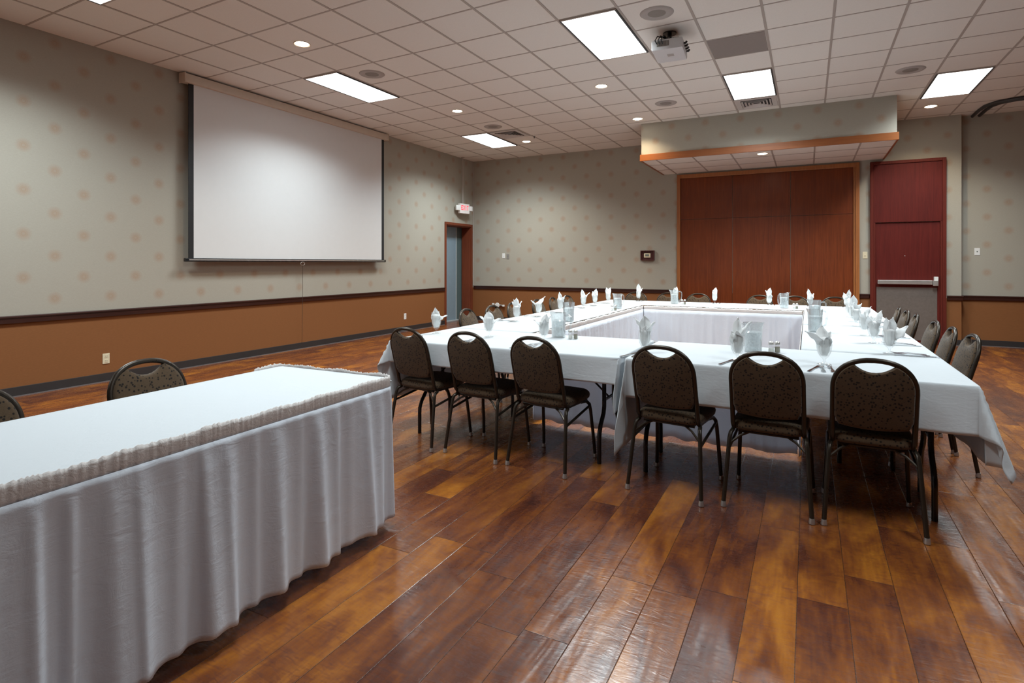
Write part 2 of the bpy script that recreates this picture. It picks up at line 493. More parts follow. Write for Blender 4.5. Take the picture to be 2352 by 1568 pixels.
m = MB(); m.box(XL-.27, XL-.235, DX0, DX1, .0, .03, .003); m.obj('threshold', 'paletrim', d)
m = MB(); m.box(XL-.253, XL-.20, 10.42, 10.62, 2.02, 2.09, .006); m.tube([(XL-.22, 10.5, 2.10), (XL-.17, 10.62, 2.115), (XL-.21, 10.74, 2.13)], .008, 6)
m.obj('door_closer', 'spkr', d)

# ---- door_2 : big panelled cherry partition under the soffit
d = bpy.data.objects.new('door_2', None); C.objects.link(d); struct(d)
m = MB()
m.box(-2.30, -2.235, YB-.055, YB, 0, 3.075, .004); m.box(.72, .78, YB-.055, YB, 0, 3.075, .004); m.box(-2.235, .72, YB-.055, YB, 3.0, 3.075, .004)
m.obj('door_frame', 'oaktrim', d)
m = MB(); m.box(.690, .718, YB-.040, YB, 0, 3.0, .003); m.obj('side_strip', 'oaktrim', d)
for x0, x1 in ((-2.235, -1.275), (-1.270, -.292), (-.287, .690)):
    for z0, z1 in ((.01, 2.192), (2.198, 2.998)):
        m = MB(); m.box(x0+.001, x1-.001, YB-.022, YB-.001, z0, z1, .0025); m.obj('door_panel', 'cherry', d)

# ---- door_3 : burgundy exit door with push bar
d = bpy.data.objects.new('door_3', None); C.objects.link(d); struct(d)
m = MB()
m.box(.935, .985, YB-.06, YB, 0, 3.06, .004); m.box(1.935, 1.985, YB-.06, YB, 0, 3.06, .004); m.box(.985, 1.935, YB-.06, YB, 3.01, 3.06, .004)
m.box(.985, 1.012, YB-.045, YB, 0, 2.025, .003); m.box(1.908, 1.935, YB-.045, YB, 0, 2.025, .003)
m.obj('door_frame', 'redtrim', d)
m = MB(); m.box(.985, 1.935, YB-.045, YB, 2.027, 3.01, .003); m.obj('transom_panel', 'redwood', d)
m = MB(); m.box(1.014, 1.906, YB-.018, YB-.001, .012, 2.02, .002); m.obj('door_leaf', 'redwood', d)
m = MB(); m.box(1.028, 1.868, YB-.022, YB-.0175, .06, .935, .001); m.obj('kick_plate', 'kick', d)
pb = MB(); pb.box(1.04, 1.80, YB-.085, YB-.035, .985, 1.055, .008); pb.box(1.04, 1.10, YB-.04, YB-.018, .99, 1.05, .003); pb.box(1.74, 1.80, YB-.04, YB-.018, .99, 1.05, .003)
pbo = pb.obj('push_bar', 'steel', d)
m = MB(); m.box(1.805, 1.875, YB-.095, YB-.019, .965, 1.055, .006); m.obj('latch_housing', 'steel', pbo)
m = MB(); m.box(1.82, 1.875, YB-.085, YB-.019, 1.056, 1.115, .004); m.obj('latch_case', 'white', pbo)
m = MB(); m.lathe([(.008, 0), (.008, .006), (.004, .008)], 10, (0, 0, 0))
o = m.obj('peephole', 'steel', d); o.location = (1.43, YB-.018, 1.46); o.rotation_euler = (PI/2, 0, 0)

# ------------------------------------------------------------------ ceiling fixtures
def area(name, loc, sx, sy, power, col, spread, parent=None, rz=0):
    l = bpy.data.lights.new(name, 'AREA'); l.shape = 'RECTANGLE'; l.size = sx; l.size_y = sy
    l.energy = power; l.color = col; l.spread = math.radians(spread)
    o = bpy.data.objects.new(name, l); C.objects.link(o); o.location = loc; o.rotation_euler = (0, 0, rz)
    if parent is not None: o.parent = parent
    return o
PW = 92
lights = [
 (2, -6, 'fluorescent troffer cut off by the top left edge of the photo', .95),
 (2, 0, 'fluorescent troffer above the right half of the projection screen', .66),
 (2, 6, 'small far fluorescent troffer near the exit sign corner beside a dark vent', .9),
 (8, 0, 'large bright fluorescent troffer beside the ceiling projector', 1),
 (10, 4, 'fluorescent troffer in front of the soffit with a vent at its far end', 1),
 (14, 6, 'rightmost fluorescent troffer near the partition track', .8),
 (8, -6, 'fluorescent troffer above the camera, out of the frame', .5),
 (14, -6, 'fluorescent troffer behind the camera on the right, out of the frame', .5),
 (2, -12, 'fluorescent troffer behind the camera on the left, out of the frame', .6),
 (14, 0, 'fluorescent troffer beyond the right edge of the frame', .7),
]
for (i, j, lab, k) in lights:
    c0 = G(i, j); c1 = G(i+1, j); c2 = G(i+1, j+2); c3 = G(i, j+2)
    cx = (c0[0]+c2[0])/2; cy = (c0[1]+c2[1])/2
    if (i, j) == (2, -6): cy += .14
    t = thing('fluorescent_ceiling_light', lab, 'ceiling light', (cx, cy, ZC-.004), 0, 'fluorescent ceiling lights')
    w, l = .604/2-.012, 1.25/2-.012
    for q in ((-w, -w+.018), (w-.018, w)):
        m = MB(); m.box(q[0], q[1], -l, l, -.012, .006, .002); m.obj('side_frame', 'darkgap', t)
    for q in ((-l-.006, -l+.014), (l-.014, l+.006)):
        m = MB(); m.box(-w, w, q[0], q[1], -.010, .006, .002); m.obj('end_frame', 'tbar', t)
    m = MB(); m.box(-w+.019, w-.019, -l+.015, l-.015, -.009, .004); m.obj('diffuser', 'lamp', t)
    area('lamp', (0, 0, -.013), 2*w-.04, 2*l-.04, PW*k, (.84, .96, 1.0), 138, t)

cans = [(-4.92, 4.45, ZC, 'recessed downlight nearest the camera, left of the ceiling middle'),
        (-4.91, 7.54, ZC, 'recessed downlight left of the ceiling middle, beyond the second troffer'),
        (-4.93, 10.06, ZC, 'recessed downlight beside the small far troffer'),
        (-2.49, 7.39, ZC, 'recessed downlight mid ceiling between the big bright troffer and the soffit'),
        (-2.52, 9.34, ZC, 'recessed downlight at the left corner of the soffit'),
        (1.66, 10.67, ZC, 'recessed downlight beside the rightmost troffer, above the exit door'),
        (-.66, 10.02, SZ+.004, 'recessed downlight in the underside of the soffit')]
ct = None
for (x, y, z, lab) in cans:
    if ct is None:
        t = thing('recessed_downlight', lab, 'downlight', (x, y, z), 0, 'round recessed downlights')
        m = MB(); m.lathe([(.072, -.001), (.085, -.006), (.090, -.003), (.090, .004)], 28, cap0=False, cap1=False); m.obj('trim_ring', 'cream', t, True)
        m = MB(); m.lathe([(.0, -.012), (.03, -.011), (.055, -.008), (.072, -.001)], 24, cap0=False, cap1=False); m.obj('bulb', 'canlamp', t, True)
        ct = tree(t); o = t
    else: o = place(ct, True, (x, y, z), 0, lab)
    l = bpy.data.lights.new('downlight_lamp', 'SPOT'); l.energy = 70; l.color = (1, .80, .55); l.spot_size = math.radians(125); l.spot_blend = .8; l.shadow_soft_size = .05
    lo = bpy.data.objects.new('downlight_lamp', l); C.objects.link(lo); lo.parent = o; lo.location = (0, 0, -.03)

spk = [((3, 0), 'round ceiling speaker beside the troffer over the projection screen'),
       ((9, 0), 'large round ceiling speaker above the projector'),
       ((8, 5), 'round ceiling speaker left of the troffer that faces the soffit'),
       ((13, 5), 'faint round ceiling speaker left of the rightmost troffer'),
       ((3, 5), 'faint far round ceiling speaker beside the small troffer'),
       ((3, -4), 'round ceiling speaker cut off by the top edge of the photo')]
st = None
for (ij, lab) in spk:
    a_ = G(*ij); c_ = G(ij[0]+1, ij[1]+1); p = ((a_[0]+c_[0])/2, (a_[1]+c_[1])/2, ZC)
    if st is None:
        t = thing('ceiling_speaker', lab, 'speaker', p, 0, 'round ceiling speakers')
        m = MB(); m.lathe([(.085, -.004), (.12, -.012), (.150, -.008), (.160, 0)], 32, cap0=False, cap1=False); m.obj('rim', 'spkr', t, True)
        m = MB(); m.lathe([(.012, -.006), (.04, -.009), (.085, -.004)], 32, cap1=False); m.obj('grille', 'spkrc', t, True)
        st = tree(t)
    else: place(st, True, p, 0, lab)

a_, c_ = G(10, 2), G(11, 3)
m = MB(); m.box(-.286, .286, -.296, .296, -.003, .003, .001); o = m.obj('return_air_panel', 'grpanel')
o.location = ((a_[0]+c_[0])/2, (a_[1]+c_[1])/2, ZC-.001); tag(o, 'plain dark grey square panel set in the ceiling right of the projector', 'ceiling panel')

def vent(i, j, lab):
    a_, c_ = G(i, j), G(i+1, j+1)
    t = thing('ceiling_vent', lab, 'vent', ((a_[0]+c_[0])/2, (a_[1]+c_[1])/2, ZC), 0, 'square ceiling air vents')
    m = MB(); m.box(-.27, .27, -.27, .27, -.004, 0); m.obj('backing', 'ventdark', t)
    m = MB()
    for s_ in (.28, ):
        for q in ((-s_, s_, -s_, -s_+.07), (-s_, s_, s_-.07, s_), (-s_, -s_+.07, -s_+.07, s_-.07), (s_-.07, s_, -s_+.07, s_-.07)): m.box(*q, -.012, -.004, .002)
    m.obj('frame', 'vent', t)
    for k in range(4):
        s_ = .19-.045*k
        m = MB()
        for sx in (-1, 1):
            R_ = Matrix.Rotation(math.radians(35*sx), 3, 'Y')
            m.box(-.014, .014, -s_, s_, -.0015, .0015, 0, R_, (sx*s_, 0, -.014))
            R_ = Matrix.Rotation(math.radians(-35*sx), 3, 'X')
            m.box(-s_, s_, -.014, .014, -.0015, .0015, 0, R_, (0, sx*s_, -.014))
        m.obj('louvre', 'vent', t)
vent(3, 6, 'dark louvred ceiling vent beside the small far troffer')
vent(10, 6, 'pale louvred ceiling vent between a troffer and the soffit')

# sprinkler
m = MB(); m.lathe([(.022, 0), (.022, -.005), (.008, -.008), (.008, -.028), (.016, -.032), (.002, -.034)], 12, cap0=False)
o = m.obj('sprinkler_head', 'track'); o.location = (-4.60, 9.72, ZC); tag(o, 'tiny dark sprinkler head in the far ceiling beside a downlight', 'sprinkler')

# partition track
m = MB()
path = [(2.40, 11.60), (2.40, 11.2), (2.42, 10.95), (2.50, 10.78), (2.66, 10.68), (2.9, 10.64), (4.2, 10.62), (7.5, 10.62)]
for off in (-.045, .045):
    pts = []
    for k, (x, y) in enumerate(path):
        a_ = Vector(path[max(k-1, 0)]); b_ = Vector(path[min(k+1, len(path)-1)]); n = (b_-a_).normalized(); pts.append((x-n.y*off, y+n.x*off, ZC-.022))
    m.tube(pts, .024, 8)
o = m.obj('partition_track', 'track', None, True); tag(o, 'dark curved double track on the ceiling at the right edge', 'ceiling track')

# projector
t = thing('ceiling_projector', 'pale boxy projector hung from the ceiling beside the big bright troffer', 'projector', (-1.285, 6.02, ZC), math.radians(4))
m = MB(); m.box(-.155, .155, -.20, .20, -.235, -.125, .018); pc = m.obj('case', 'proj', t, True)
m = MB(); m.box(-.10, .02, -.203, -.199, -.20, -.145, .001)
for k in range(4): m.box(-.09+.03*k, -.075+.03*k, -.21, -.203, -.19, -.155, .002)
m.obj('connector_panel', 'spkrc', pc)
for k in range(4):
    m = MB(); y = -.12+.08*k; m.tube([(.155, y, -.17), (.175, y, -.17), (.182, y+.01, -.155)], .012, 8)
    m.obj('cable_plug', 'black', pc, True)
m = MB(); m.box(-.02, .045, -.05, .02, -.2365, -.2345, .0005); m.obj('foot_screw', 'spkr', pc)
m = MB(); m.box(-.10, .11, -.12, .12, -.112, -.095, .004); m.tube([(0, 0, -.10), (0, 0, -.005)], .022, 12); m.lathe([(.07, -.012), (.07, 0)], 20)
for sx in (-1, 1):
    for sy in (-1, 1): m.tube([(sx*.09, sy*.10, -.105), (sx*.12, sy*.14, -.12), (sx*.12, sy*.14, -.13)], .009, 6)
m.obj('mount', 'black', t, True)
m = MB()
for k in range(3): m.tube([(-.10+.03*k, -.205, -.17), (-.11+.03*k, -.245, -.15), (-.09+.03*k, -.22, -.10), (-.03+.01*k, -.10, -.085), (0, -.03, -.05-.01*k), (.01, -.02, 0)], .006, 6)
m.obj('cables', 'black', t, True)

# ------------------------------------------------------------------ projection screen
t = thing('projection_screen', 'large white pull-down projection screen with black side borders on the left wall', 'projection screen', (XL, 6.32, 0))
SXp = .11
m = MB(); m.box(.03, .15, -1.93, 1.93, 3.60, 3.715, .02); cs = m.obj('case', 'cream', t, True)
for sy in (-1, 1):
    m = MB(); m.box(.025, .155, sy*1.93-.004, sy*1.93+.012, 3.595, 3.72, .006) if sy > 0 else m.box(.025, .155, sy*1.93-.012, sy*1.93+.004, 3.595, 3.72, .006)
    m.obj('end_cap', 'cream', cs)
m = MB(); m.box(SXp-.002, SXp, -1.80, 1.78, 1.40, 3.61); m.obj('screen_fabric', 'screen', t)
for y0, y1 in ((-1.87, -1.80), (1.78, 1.845)):
    m = MB(); m.box(SXp-.003, SXp+.0005, y0, y1, 1.385, 3.61); m.obj('side_border', 'blackmat', t)
m = MB(); m.box(SXp-.022, SXp+.018, -1.92, 1.88, 1.355, 1.400, .008); bb = m.obj('bottom_bar', 'black', t, True)
m = MB(); m.box(SXp+.016, SXp+.019, -1.87, 1.84, 1.372, 1.388, .001); m.obj('bar_highlight_strip', 'steel', bb)
m = MB()
m.tube([(SXp+.02, -.065+.04*math.cos(a*PI/8), 1.330+.025*math.sin(a*PI/8)) for a in range(16)], .004, 6, closed=True)
m.obj('pull_handle', 'steel', t, True)
m = MB(); m.tube([(SXp+.02, -.065, 1.31), (SXp+.015, -.060, .9), (SXp+.0, -.058, .4), (SXp-.03, -.035, .14), (SXp-.05, -.02, .09)], .0028, 6)
m.obj('pull_cord', 'cord', t, True)

# ------------------------------------------------------------------ exit sign
t = thing('exit_sign', 'white exit sign with red letters and twin emergency lamps hanging by the left door', 'exit sign', (XL+.12, 10.88, 2.46), math.radians(-12))
m = MB(); m.box(-.035, .035, -.15, .15, 0, .22, .008); bx = m.obj('housing', 'exitface', t)
def stroke_letters():
    L = {'E': [(0, 0, .2, 1), (0, 0, 1, .18), (0, .41, .85, .59), (0, .82, 1, 1)], 'I': [(.35, 0, .65, 1)], 'T': [(.38, 0, .62, 1), (0, .82, 1, 1)]}
    return L
Ls = stroke_letters()
for k, ch in enumerate('EXIT'):
    m = MB(); y0 = -.115+k*.060; wl, hl, z0 = .048, .105, .075
    if ch == 'X':
        for sg in (-1, 1):
            R_ = Matrix.Rotation(math.atan2(wl*.8, hl)*sg, 3, 'X')
            m.box(-.001, .002, -.0055, .0055, -hl/2*1.05, hl/2*1.05, 0, R_, (.036, y0+wl/2, z0+hl/2))
    else:
        for (a0, b0, a1, b1) in Ls[ch]: m.box(.035, .038, y0+a0*wl, y0+a1*wl, z0+b0*hl, z0+b1*hl)
    m.obj('letter', 'exitred', bx)
for sy in (-1, 1):
    m = MB(); R_ = Matrix.Rotation(math.radians(25*sy), 3, 'Z')
    m.box(-.045, .045, -.05, .05, -.055, .055, .012, R_, (.01, sy*.205, .12)); m.tube([(0, sy*.15, .12), (0, sy*.175, .12)], .014, 8)
    hd = m.obj('emergency_lamp', 'white', t, True)
m = MB(); m.tube([(-.02, -.01, .215), (-.02, -.01, ZC-2.46)], .009, 8); m.lathe([(.04, ZC-2.47), (.04, ZC-2.461)], 12, (-.02, -.01, 0)); m.obj('conduit', 'tbar', t, True)

# ------------------------------------------------------------------ wall plates
def plate(name, label, cat, mat, loc, face, w=.072, h=.116, kind='outlet', group=None):
    rz = {'+x': -PI/2, '-y': 0}[face]
    t = thing(name, label, cat, loc, {'+x': PI/2, '-y': 0}[face], group)
    m = MB(); m.box(-w/2, w/2, -.006, 0, -h/2, h/2, .003); m.obj('cover_plate', mat, t)
    if kind == 'outlet':
        for sz in (-1, 1):
            m = MB(); m.box(-.017, .017, -.0085, -.006, sz*.026-.015, sz*.026+.015, .001); rc = m.obj('receptacle', mat, t)
            m = MB(); m.box(-.009, -.006, -.009, -.0084, sz*.026-.004, sz*.026+.008); m.box(.006, .009, -.009, -.0084, sz*.026-.004, sz*.026+.008); m.obj('slot', 'lcd', rc)
    elif kind == 'switch':
        m = MB(); m.box(-.005, .005, -.018, -.006, -.012, .010, .002); m.obj('toggle', mat, t)
    elif kind == 'jack':
        m = MB(); m.box(-.009, .009, -.0085, -.0055, -.009, .009, .001); m.obj('jack', 'lcd', t)
    return t
plate('wall_outlet', 'ivory double wall outlet low on the left wall above the foreground chairs', 'outlet', 'ivory', (XL, 3.56, .26), '+x')
plate('wall_outlet', 'white double wall outlet low on the left wall near the blue-grey door', 'outlet', 'white', (XL, 8.92, .295), '+x')
plate('light_switch', 'white wall switch on the back wall near the left corner', 'light switch', 'white', (-6.21, YB, 1.51), '-y', kind='switch')
plate('wall_control', 'small dark grey wall control right of the white switch near the corner', 'wall control', 'spkrc', (-6.10, YB, 1.49), '-y', .07, .11, 'jack')
plate('light_switch', 'ivory wall switch between the cherry panels and the burgundy door', 'light switch', 'ivory', (.865, YB, 1.475), '-y', kind='switch')
plate('wall_jack', 'white wall plate with a dark jack on the far right wall', 'wall jack', 'white', (2.425, YR, 1.525), '-y', kind='jack')
t = thing('thermostat', 'thermostat in a maroon guard box on the back wall left of the cherry panels', 'thermostat', (-2.885, YB, 1.495))
m = MB()
m.box(-.14, .14, -.055, -.001, .085, .10, .003); m.box(-.14, .14, -.055, -.001, -.10, -.085, .003); m.box(-.14, -.122, -.055, 0, -.085, .085, .003); m.box(.122, .14, -.055, -.001, -.085, .085, .003); m.box(-.122, .122, -.012, -.001, -.085, .085)
m.obj('guard_box', 'maroon', t)
m = MB(); m.box(-.075, .06, -.035, -.0125, -.045, .045, .012); th = m.obj('thermostat_body', 'ivory', t, True)
m = MB(); m.box(-.045, .03, -.038, -.0345, -.018, .024, .002); m.obj('display', 'lcd', th)
# round valve fitting
t = thing('round_wall_fitting', 'white round disc with small grey fittings low on the far wainscot behind the left chairs', 'wall fitting', (-6.33, YB, .375))
m = MB(); m.lathe([(.040, .075), (.055, .080), (.060, .088), (.055, .096), (.02, .098)], 20); o = m.obj('disc', 'white', t, True); o.rotation_euler = (PI/2, 0, 0)
m = MB(); m.tube([(-.14, -.03, .015), (-.07, -.03, .0), (.06, -.03, 0), (.13, -.03, -.02)], .018, 8); m.tube([(0, 0, 0), (0, -.055, 0)], .02, 8); m.obj('pipe', 'spkrc', t, True)
for sx, zz in ((-.13, .02), (.14, -.01)):
    m = MB(); m.box(sx-.028, sx+.028, -.062, -.028, zz-.022, zz+.022, .01); m.obj('side_cap', 'white', t, True)

# ------------------------------------------------------------------ banquet chair
def ylean(z): return -.140-.28*(z-.47)
def arch(hw, zt, z_s, n=16):
    pts = []
    for k in range(n+1):
        a = PI*k/n; c, s_ = math.cos(a), max(0, math.sin(a))
        pts.append((-hw*math.copysign(abs(c)**.86, c), z_s+(zt-z_s)*s_**.92))
    return pts
def make_chair():
    t = thing('banquet_chair', '', 'chair', group='round-backed banquet chairs')
    # seat
    def seat_loop(ins, z, n=40):
        lp = []
        for k in range(n):
            a = 2*PI*k/n; c, s_ = math.cos(a), math.sin(a)
            e = .42 if s_ > 0 else .34
            x = (.192-ins)*math.copysign(abs(c)**e, c); y = .062+(.207-ins)*math.copysign(abs(s_)**e, s_)
            lp.append((x, y, z))
        return lp
    m = MB(); m.loops([seat_loop(.012, .412), seat_loop(.003, .42), seat_loop(0, .436), seat_loop(.004, .452), seat_loop(.018, .465), seat_loop(.05, .473), seat_loop(.11, .477)])
    m.obj('seat', 'fabric', t, True)
    m = MB(); m.box(-.15, .15, -.10, .22, .400, .412, .004)
    m.tube([(-.15, -.11, .403), (.15, -.11, .403)], .010, 8); m.tube([(-.17, .19, .403), (.17, .19, .403)], .010, 8)
    for sx in (-1, 1): m.tube([(sx*.09, -.11, .403), (sx*.14, -.13, .380), (sx*.193, -.16, .335)], .007, 6)
    m.obj('seat_frame', 'bronze', t, True)
    # back cushion
    hw, zt, zs = .171, .853, .708
    out = [(-hw, .53), ]
    ar = arch(hw, zt, zs, 26)
    left = [p for p in ar if p[0] < -.086]; right = [p for p in ar if p[0] > .086]
    dip = [(x/100, (.797+.034*(abs(x)/8.0)**2.1)) for x in range(-7, 8, 2)]
    bottom = [(x/100, .497+.018*(x/16)**2) for x in range(15, -16, -3)]
    poly = left+dip+right+[(hw, .63), (hw, .56)]+bottom+[(-hw, .56), (-hw, .63)]
    P_ = [Vector(p) for p in poly]; n = len(P_)
    nr = []
    for k in range(n):
        d_ = (P_[(k+1) % n]-P_[k-1]).normalized(); nr.append(Vector((d_.y, -d_.x)))
    area_s = sum(P_[k].x*P_[(k+1) % n].y-P_[(k+1) % n].x*P_[k].y for k in range(n))
    sg = 1 if area_s > 0 else -1
    def ring(ins, off):
        return [((P_[k]-nr[k]*sg*ins).x, ylean((P_[k]-nr[k]*sg*ins).y)+off, (P_[k]-nr[k]*sg*ins).y) for k in range(n)]
    m = MB(); m.loops([ring(.016, -.019), ring(.007, -.017), ring(.001, -.009), ring(0, 0), ring(.001, .010), ring(.007, .018), ring(.018, .022)])
    m.obj('backrest', 'fabric', t, True)
    # back frame tube
    fr = arch(.176, .860, .705, 22)
    pts = [(-.172, .10, .412), (-.172, -.07, .412), (-.174, -.115, .420), (-.176, -.138, .450), (-.176, ylean(.50), .50), (-.176, ylean(.60), .60)]
    pts += [(x, ylean(z), z) for x, z in fr]
    pts += [(.176, ylean(.60), .60), (.176, ylean(.50), .50), (.176, -.138, .450), (.174, -.115, .420), (.172, -.07, .412), (.172, .10, .412)]
    m = MB(); m.tube(pts, .0125, 10); m.obj('back_frame', 'bronze', t, True)
    for sx in (-1, 1):
        m = MB(); m.tube([(sx*.180, -.105, .405), (sx*.188, -.140, .392), (sx*.192, -.152, .365), (sx*.203, -.180, .20), (sx*.215, -.208, .018)], .0115, 10)
        lg = m.obj('leg', 'bronze', t, True)
        m = MB(); m.lathe([(.011, 0), (.015, .003), (.015, .010), (.013, .024), (.012, .030)], 12, (sx*.215, -.209, 0)); m.obj('foot_glide', 'glide', lg, True)
        m = MB(); m.tube([(sx*.172, .10, .405), (sx*.178, .165, .400), (sx*.184, .200, .375), (sx*.188, .212, .33), (sx*.196, .234, .17), (sx*.204, .25, .018)], .0115, 10)
        lg = m.obj('leg', 'bronze', t, True)
        m = MB(); m.lathe([(.011, 0), (.015, .003), (.015, .010), (.013, .024), (.012, .030)], 12, (sx*.204, .2505, 0)); m.obj('foot_glide', 'glide', lg, True)
        m = MB(); m.tube([(sx*.196, -.163, .305), (sx*.187, .205, .365)], .0085, 8); m.obj('stretcher', 'bronze', t, True)
    return t
ch0 = make_chair(); chT = tree(ch0); used = [False]
ordn = ['first', 'second', 'third', 'fourth', 'fifth', 'sixth']
def chair(x, y, rz, lab):
    place(chT, used[0], (x, y, 0), rz, lab); used[0] = True
near = [(-2.55, 3.525, -7, 'brown spotted banquet chair at the left end of the near row'),
        (-2.04, 3.52, -5, 'brown spotted banquet chair in the near row, second from the left end'),
        (-1.53, 3.50, -6, 'brown spotted banquet chair in the near row just left of the tablecloth seam'),
        (-.71, 3.475, -7, 'brown spotted banquet chair in the near row just right of the tablecloth seam'),
        (-.19, 3.50, -2.5, 'brown spotted banquet chair in the near row, second from the right end'),
        (.285, 3.51, 0, 'largest brown spotted banquet chair, at the right end of the near row')]
for x, y, a, lab in near: chair(x, y, math.radians(a), lab)
for k, y in enumerate((4.96, 5.48, 5.98, 6.66, 7.18, 7.68)):
    chair(-2.87, y, -PI/2+math.radians((3, -2, 4, 0, 5, -3)[k]), 'banquet chair on the left side of the table ring, %s from the camera' % ordn[k])
for k, (x, y) in enumerate(((.715, 4.68), (.69, 5.17), (.67, 5.66), (.64, 6.38), (.63, 6.86), (.62, 7.34))):
    chair(x, y, PI/2+math.radians((4, 0, 3, -2, 2, -4)[k]), 'banquet chair on the right side of the table ring, %s from the camera' % ordn[k])
for k, (x, y) in enumerate(((-2.48, 8.92), (-1.99, 8.94), (-1.50, 8.93), (-.65, 8.86), (-.16, 8.84), (.33, 8.84))):
    chair(x, y, PI+math.radians((3, -3, 4, -4, 2, 0)[k]), 'banquet chair against the far back row of tables, %s from its left end' % ordn[k])
chair(-2.60, 1.62, -PI/2+math.radians(2), 'spotted banquet chair behind the foreground skirted table, below the ivory outlet')
chair(-2.56, .90, -PI/2-math.radians(4), 'spotted banquet chair behind the foreground table, cut off at the left edge of the photo')

# ------------------------------------------------------------------ folding tables
def make_table(w, dpt, lx0=.10, lx1=.10):
    t = thing('folding_table', '', 'table', group='folding banquet tables')
    m = MB(); m.box(-w/2, w/2, -dpt/2, dpt/2, T-.030, T-.006, .004); m.obj('tabletop', 'ply', t)
    m = MB(); m.box(-w/2+.03, w/2-.03, -dpt/2+.03, -dpt/2+.055, T-.065, T-.030); m.box(-w/2+.03, w/2-.03, dpt/2-.055, dpt/2-.03, T-.065, T-.030); m.obj('apron', 'black', t)
    for sx, ins in ((-1, lx0), (1, lx1)):
        x = sx*(w/2-ins)
        for sy in (-1, 1):
            ys = sy*(dpt/2-.23)
            yo = sy*(dpt/2-.33)
            m = MB(); m.tube([(x, yo, T-.035), (x, yo, .36), (x, yo+sy*.015, .315), (x, yo+sy*.075, .25), (x, ys, .20), (x, ys+sy*.004, .16), (x, ys+sy*.004, .0)], .0145, 10)
            m.obj('leg', 'black', t, True)
        m = MB(); m.tube([(x, -(dpt/2-.33), .40), (x, dpt/2-.33, .40)], .010, 8); m.obj('crossbar', 'black', t, True)
        m = MB(); m.tube([(x, 0, .40), (x-sx*.34, 0, T-.045)], .007, 6); m.obj('folding_brace', 'black', t, True)
    return t
YN0, YN1 = 3.395, 4.27
YK0, YK1 = 7.86, 8.79
XO0, XO1, XI0, XI1 = -2.81, .71, -2.05, -.045
def tbl(w, d_, x, y, rz, lab, **kw):
    t = make_table(w, d_, **kw); t.location = (x, y, 0); t.rotation_euler = (0, 0, rz); t['label'] = lab; return t
tbl(1.775, YN1-YN0, (-2.81-1.035)/2, (YN0+YN1)/2, 0, 'black-legged folding table under the near left cloth, behind the three left chairs', lx0=.10, lx1=.20)
tbl(1.695, YN1-YN0, (-.985+.71)/2, (YN0+YN1)/2, 0, 'black-legged folding table under the near right cloth, behind the three right chairs', lx0=.06, lx1=.13)
tbl(1.785, .75, -2.43, 4.275+.8975, PI/2, 'folding table in the left side of the table ring, nearer half')
tbl(1.785, .75, -2.43, 6.07+.8975-.005, PI/2, 'folding table in the left side of the table ring, farther half')
tbl(1.785, .75, .333, 4.275+.8975, PI/2, 'folding table in the right side of the table ring, nearer half')
tbl(1.785, .75, .333, 6.07+.8975-.005, PI/2, 'folding table in the right side of the table ring, farther half')
tbl(1.755, YK1-YK0, -2.81+.8775, (YK0+YK1)/2, 0, 'folding table in the back row, left half')
tbl(1.755, YK1-YK0, .71-.8775, (YK0+YK1)/2, 0, 'folding table in the back row, right half')

